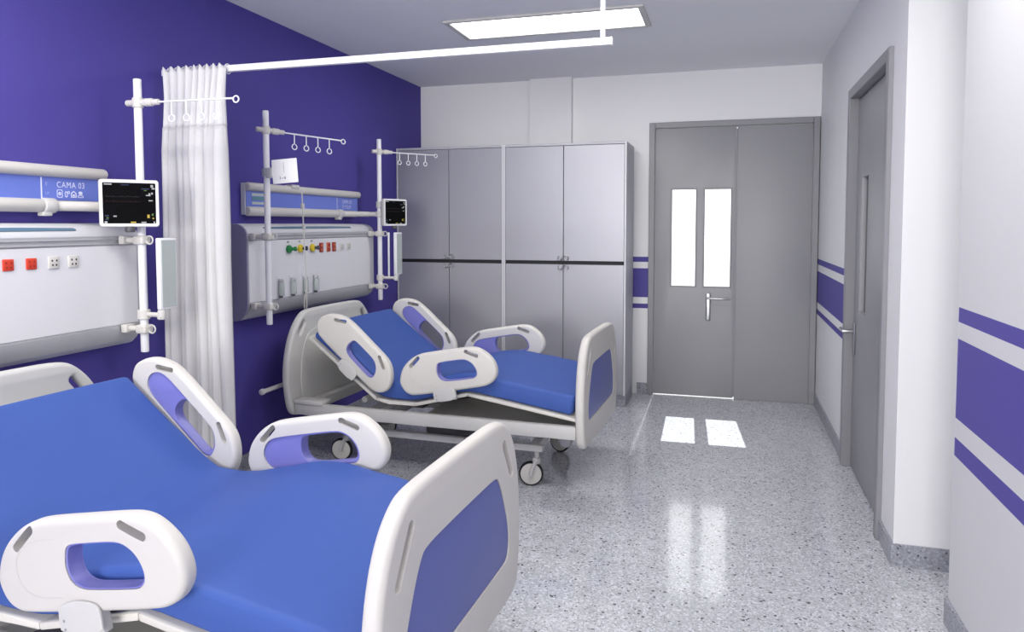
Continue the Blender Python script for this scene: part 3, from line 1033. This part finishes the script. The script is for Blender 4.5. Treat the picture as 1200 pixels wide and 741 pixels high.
def sweep(path, hw, h, rad, stations, endr, puff=0.0, seed=0):
    """cushion: rounded-rectangle section carried along a path (x, z), bottom face on the path"""
    P = [Vector(p) for p in path]
    cum = [0]
    for a, b in zip(P, P[1:]):
        cum.append(cum[-1] + (b - a).length)
    tot = cum[-1]
    def at(s):
        s = min(max(s, 0), tot)
        for i in range(len(P) - 1):
            if s <= cum[i + 1] or i == len(P) - 2:
                return P[i] + (P[i + 1] - P[i]) * ((s - cum[i]) / (cum[i + 1] - cum[i]))
    def sm(s, w=.05):
        q = Vector((0, 0))
        for k in (-2, -1, 0, 1, 2):
            ss = s + k * w / 2
            a = at(ss)
            if ss < 0:
                a = P[0] + (P[1] - P[0]).normalized() * ss
            if ss > tot:
                a = P[-1] + (P[-1] - P[-2]).normalized() * (ss - tot)
            q += a * (.2)
        return q
    ss = [endr * (1 - math.cos(PI / 2 * k / 5)) for k in range(5)]
    ss += [endr + (tot - 2 * endr) * k / stations for k in range(stations + 1)]
    ss += [tot - endr * (1 - math.cos(PI / 2 * k / 5)) for k in range(4, -1, -1)]
    # section (y, height)
    sec = []
    ny, nr = 14, 5
    for k in range(ny + 1):
        sec.append((-hw + rad + (2 * hw - 2 * rad) * k / ny, h))
    for k in range(1, nr + 1):
        a = PI / 2 * (1 - k / nr)
        sec.append((hw - rad + rad * math.cos(a), h - rad + rad * math.sin(a)))
    for k in range(0, nr + 1):
        a = -PI / 2 * k / nr
        r2 = rad * .6
        sec.append((hw - r2 + r2 * math.cos(a), r2 + r2 * math.sin(a)))
    for k in range(1, ny):
        sec.append((hw - rad * .6 - (2 * hw - 1.2 * rad) * k / ny, 0))
    for k in range(0, nr + 1):
        a = -PI / 2 - PI / 2 * k / nr
        r2 = rad * .6
        sec.append((-hw + r2 + r2 * math.cos(a), r2 + r2 * math.sin(a)))
    for k in range(1, nr):
        a = PI - PI / 2 * k / nr
        sec.append((-hw + rad + rad * math.cos(a), h - rad + rad * math.sin(a)))
    bm = bmesh.new()
    rings = []
    for s in ss:
        p = sm(s)
        tn = (sm(s + .01) - sm(s - .01)).normalized()
        nn = Vector((-tn.y, tn.x))
        e = min(s, tot - s)
        k = math.sqrt(max(0, 1 - (1 - min(1, e / endr)) ** 2))
        ins = endr * (1 - k)
        row = []
        for y, z in sec:
            yy = y * (hw - ins) / hw
            zz = h / 2 + (z - h / 2) * (h - 1.6 * ins) / h
            if z > h * .55 and puff:
                zz += puff * noise.noise(Vector((s * 2.6 + seed, y * 2.4, 1.0))) * min(1, e / .1)
                zz += puff * .7 * noise.noise(Vector((s * 9 + seed, y * 3.0 + s * 2, 4.0))) * min(1, e / .1)
                zz += .004 * (1 - (y / hw) ** 2)
            row.append(bm.verts.new((p.x + nn.x * zz, yy, p.y + nn.y * zz)))
        rings.append(row)
    m = len(sec)
    for i in range(len(rings) - 1):
        for k in range(m):
            bm.faces.new((rings[i][k], rings[i][(k + 1) % m], rings[i + 1][(k + 1) % m], rings[i + 1][k]))
    bm.faces.new(rings[0])
    bm.faces.new(rings[-1][::-1])
    return bm

def make_bed(label):
    t = thing('hospital_bed', label, 'bed')
    YZ = lambda x: axes((0, 1, 0), (0, 0, 1), (1, 0, 0), (x, 0, 0))
    def sym(half):
        return half + [(-a, b) for a, b in half[::-1]]
    # headboard
    hb = chaikin(sym([(.34, .285), (.435, .292), (.470, .340), (.497, .480), (.497, .580), (.470, .700), (.420, .800), (.345, .872), (.285, .893), (.10, .896)]), 2)
    slots = [capsule(.352, .792, .088, .026, R(-52)), capsule(-.352, .792, .088, .026, R(52))]
    bm = plate([hb] + slots, .044, .017, YZ(.024), 4)
    h = obj('headboard', bm, M_white2, t)
    inn = chaikin(sym([(.30, .335), (.355, .345), (.375, .48), (.365, .62), (.330, .715), (.265, .775), (.10, .785)]), 2)
    obj('inset_panel', plate([inn], .008, .003, YZ(.047)), M_white2, h)
    # footboard: backing plate, raised surround, coloured panel
    fb = chaikin(sym([(.36, .245), (.415, .255), (.445, .300), (.462, .450), (.458, .560), (.435, .665), (.395, .745), (.340, .795), (.285, .817), (.10, .820)]), 2)
    fslots = [capsule(.338, .690, .150, .030, R(-58)), capsule(-.338, .690, .150, .030, R(58))]
    pan = chaikin(sym([(.30, .380), (.338, .388), (.352, .430), (.345, .490), (.300, .590), (.262, .650), (.235, .668), (.10, .670)]), 2)
    bm = plate([fb], .046, .018, YZ(1.722), 5)
    bm = carve(bm, [prism(pan, YZ(1.738), .02)] + [prism(q, YZ(1.690 if k > 1 else 1.729), .08 if k > 1 else .03) for k, q in enumerate(fslots)])
    fo = obj('footboard', bm, M_white, t, smooth=42)
    obj('footboard_panel', plate([[(a * .993, .53 + (b - .53) * .99) for a, b in pan]], .006, .001, YZ(1.7385)), M_violet, fo)
    # mattress platform in hinged sections
    names = ['backrest_section', 'seat_section', 'seat_section', 'thigh_section', 'leg_section']
    top = off(DECK, .020)
    segs = [(0, 1, 'backrest_section'), (1, 3, 'seat_section'), (3, 4, 'thigh_section'), (4, 5, 'leg_section')]
    for a, b, nm in segs:
        lo = DECK[a:b + 1]
        hi = top[a:b + 1]
        poly = lo + hi[::-1]
        bm = prism(poly, axes((1, 0, 0), (0, 0, 1), (0, -1, 0), (0, .424, 0)), .848)
        bmesh.ops.bevel(bm, geom=[e for e in bm.edges], offset=.006, segments=2, profile=.5, affect='EDGES')
        s = obj(nm, bm, M_cream, t)
    # rim tube that bends with the platform, both sides
    # upper frame
    for sy in (-1, 1):
        y = sy * .425
        b = box(.05, 1.70, y - .02, y + .02, .305, .372, .006, 2)
        obj('side_beam', b, M_white2, t)
    for xa, xb in ((.05, .10), (1.645, 1.70), (.56, .62)):
        obj('cross_beam', box(xa, xb, -.405, .405, .300, .362, .004, 1), M_white2, t)
    obj('frame_tray', box(.80, 1.64, -.404, .404, .318, .330, .003, 1), M_white2, t)
    for ya, yb in ((-.455, -.36), (.36, .455)):
        obj('headboard_socket', box(.05, .24, ya, yb, .369, .392, .006, 2), M_white2, t)
    # actuators and lift arms
    a = rod((.62, -.05, .330), (1.02, -.05, .415), .026, 16)
    add(a, box(.52, .70, -.10, .02, .305, .380, .012, 2))
    obj('actuator', a, M_darkmetal, t)
    a = tube([(.30, .0, .375), (.42, .0, .40), (.50, 0, .42)], .022, 12)
    add(a, rod((.42, -.30, .385), (.42, .30, .385), .018, 12))
    obj('backrest_lift_bar', a, M_white2, t)
    # base frame
    for sy in (-1, 1):
        y = sy * .335
        obj('base_beam', box(.17, 1.50, y - .018, y + .018, .198, .233, .005, 2), M_white2, t)
    for x in (.255, 1.445):
        obj('base_cross_beam', box(x - .026, x + .026, -.316, .316, .196, .232, .005, 2), M_white2, t)
    for x0, x1 in ((.42, .80), (1.00, 1.38)):
        for sy in (-1, 1):
            l = box(-.22, .22, sy * .25 - .014, sy * .25 + .014, -.022, .022, .006, 2)
            l.transform(Matrix.Translation(((x0 + x1) / 2, 0, .272)) @ Matrix.Rotation(R(-9), 4, 'Y'))
            obj('lift_arm', l, M_darkmetal, t)
    obj('motor_housing', box(.72, 1.06, -.12, .12, .16, .29, .02, 3), M_darkmetal, t)
    castor(t, 1.425, -.305, R(12))
    castor(t, .240, -.255, R(8))
    castor(t, 1.425, .305, R(-15))
    castor(t, .240, .300, R(20))
    # push handle behind the headboard and buffers under the foot end
    a = rod((-.055, -.33, .462), (-.075, -.575, .452), .013, 14, .8)
    add(a, rod((-.074, -.548, .453), (-.0755, -.582, .4518), .0175, 14, .6))
    add(a, rod((-.055, -.335, .462), (.004, -.335, .462), .012, 12))
    obj('push_handle', a, M_white, t)
    a = rod((1.62, -.34, .262), (1.62, -.30, .262), .032, 18)
    add(a, box(1.61, 1.63, -.335, -.305, .262, .300))
    obj('buffer_roller', a, M_printgrey, t)
    # side rails: head pair follows the backrest, foot pair the thigh section
    for sy in (-1, 1):
        siderail(t, .465, .701, R(-41), sy, .035, .92)
        siderail(t, 1.006, .622, R(11), sy, -.028)
    return t

TH = R(-2.0)
bed = make_bed('hospital bed farther away, beneath the coloured gas outlets and beside the grey cabinets')
bed.location = (-2.40, 4.05, 0)
bed.rotation_euler = (0, 0, TH)
near = copy_tree(bed)
near.location = (-2.375, 1.775, 0)
near['label'] = 'nearest hospital bed, filling the lower left foreground beside the white curtain'
for b in (bed, near):
    b['group'] = 'blue hospital beds'

mp = off(DECK, .027)
mp[0] = (mp[0][0] + .010, mp[0][1] - .0077)
mp[-1] = (mp[-1][0] - .026, mp[-1][1] + .0038)
def mattress(loc, label, seed):
    bm = sweep(mp, .414, .097, .024, 70, .020, .005, seed)
    o = obj('mattress', bm, M_blue, None, smooth=60)
    o.location = loc
    o.rotation_euler = (0, 0, TH)
    return tag(o, label, 'mattress', 'blue mattresses')
mattress(bed.location, 'blue mattress on the farther bed, in front of the grey cabinets', 0)
mattress(near.location, 'blue mattress on the nearest bed, in the lower left foreground', 11)

# ------------------------------------------------------------------ light
def area(name, loc, rot, sx, sy, power, col=(1, 1, 1)):
    l = bpy.data.lights.new(name, 'AREA')
    l.shape = 'RECTANGLE'
    l.size, l.size_y = sx, sy
    l.energy = power
    l.color = col
    o = bpy.data.objects.new(name, l)
    o.location = loc
    o.rotation_euler = rot
    COL.objects.link(o)
    return o
area('window_daylight', ((W0 + W1) / 2, YF - .03, (WZ0 + WZ1) / 2), (R(90), 0, 0), W1 - W0 - .1, WZ1 - WZ0 - .1, 235, (1, .985, .92))
area('overhead_area', (-1.05, 4.325, H - .012), (0, 0, 0), 1.10, .36, 14, (1, .98, .92))
area('overhead_area', (-1.75, 1.4, H - .012), (0, 0, 0), 1.10, .36, 32, (1, .98, .92))  # added fill light out of view, brightens the near purple wall
area('overhead_area', (.0, 2.2, H - .012), (0, 0, 0), 1.10, .36, 19, (1, .98, .92))  # added fill light out of view, for the near floor and footboards

sp = bpy.data.lights.new('floor_patch_spot', 'SPOT')  # spot added high outdoors like a sun, throws the door-window patches on the floor
sp.energy = 26000
sp.spot_size = R(16)
sp.shadow_soft_size = .03
so = bpy.data.objects.new('floor_patch_spot', sp)
so.location = (-.66, 14.0, 11.6)
so.rotation_euler = (Vector((-.2, 6, 1.28)) - Vector(so.location)).to_track_quat('-Z', 'Y').to_euler()
COL.objects.link(so)

wd = bpy.data.worlds.new('daylight')
wd.use_nodes = True
wd.node_tree.nodes['Background'].inputs[0].default_value = (1, 1, 1, 1)
wd.node_tree.nodes['Background'].inputs[1].default_value = 2.5
SC.world = wd

# ------------------------------------------------------------------ camera
cam = bpy.data.cameras.new('camera')
co = bpy.data.objects.new('camera', cam)
COL.objects.link(co)
yaw, pitch, roll = 0.2873, 0.0560, -0.0009
fw = Vector((-math.sin(yaw) * math.cos(pitch), math.cos(yaw) * math.cos(pitch), -math.sin(pitch)))
r0 = Vector((math.cos(yaw), math.sin(yaw), 0))
u0 = r0.cross(fw)
rr = r0 * math.cos(roll) + u0 * math.sin(roll)
uu = -r0 * math.sin(roll) + u0 * math.cos(roll)
co.matrix_world = Matrix(((rr.x, uu.x, -fw.x, 0), (rr.y, uu.y, -fw.y, 0), (rr.z, uu.z, -fw.z, 1.39), (0, 0, 0, 1)))
cam.sensor_fit = 'HORIZONTAL'
cam.sensor_width = 36
cam.lens = 854.155 / 1200 * 36
cam.shift_y = -(370.5 - 311.344) / 1200
cam.clip_start = .02
SC.camera = co

SC.view_settings.view_transform = 'Standard'
SC.view_settings.look = 'None'
SC.view_settings.gamma = 1
SC.view_settings.use_curve_mapping = False
SC.view_settings.exposure = 0.0
SC.cycles.use_denoising = True
SC.cycles.max_bounces = 8
SC.cycles.diffuse_bounces = 5
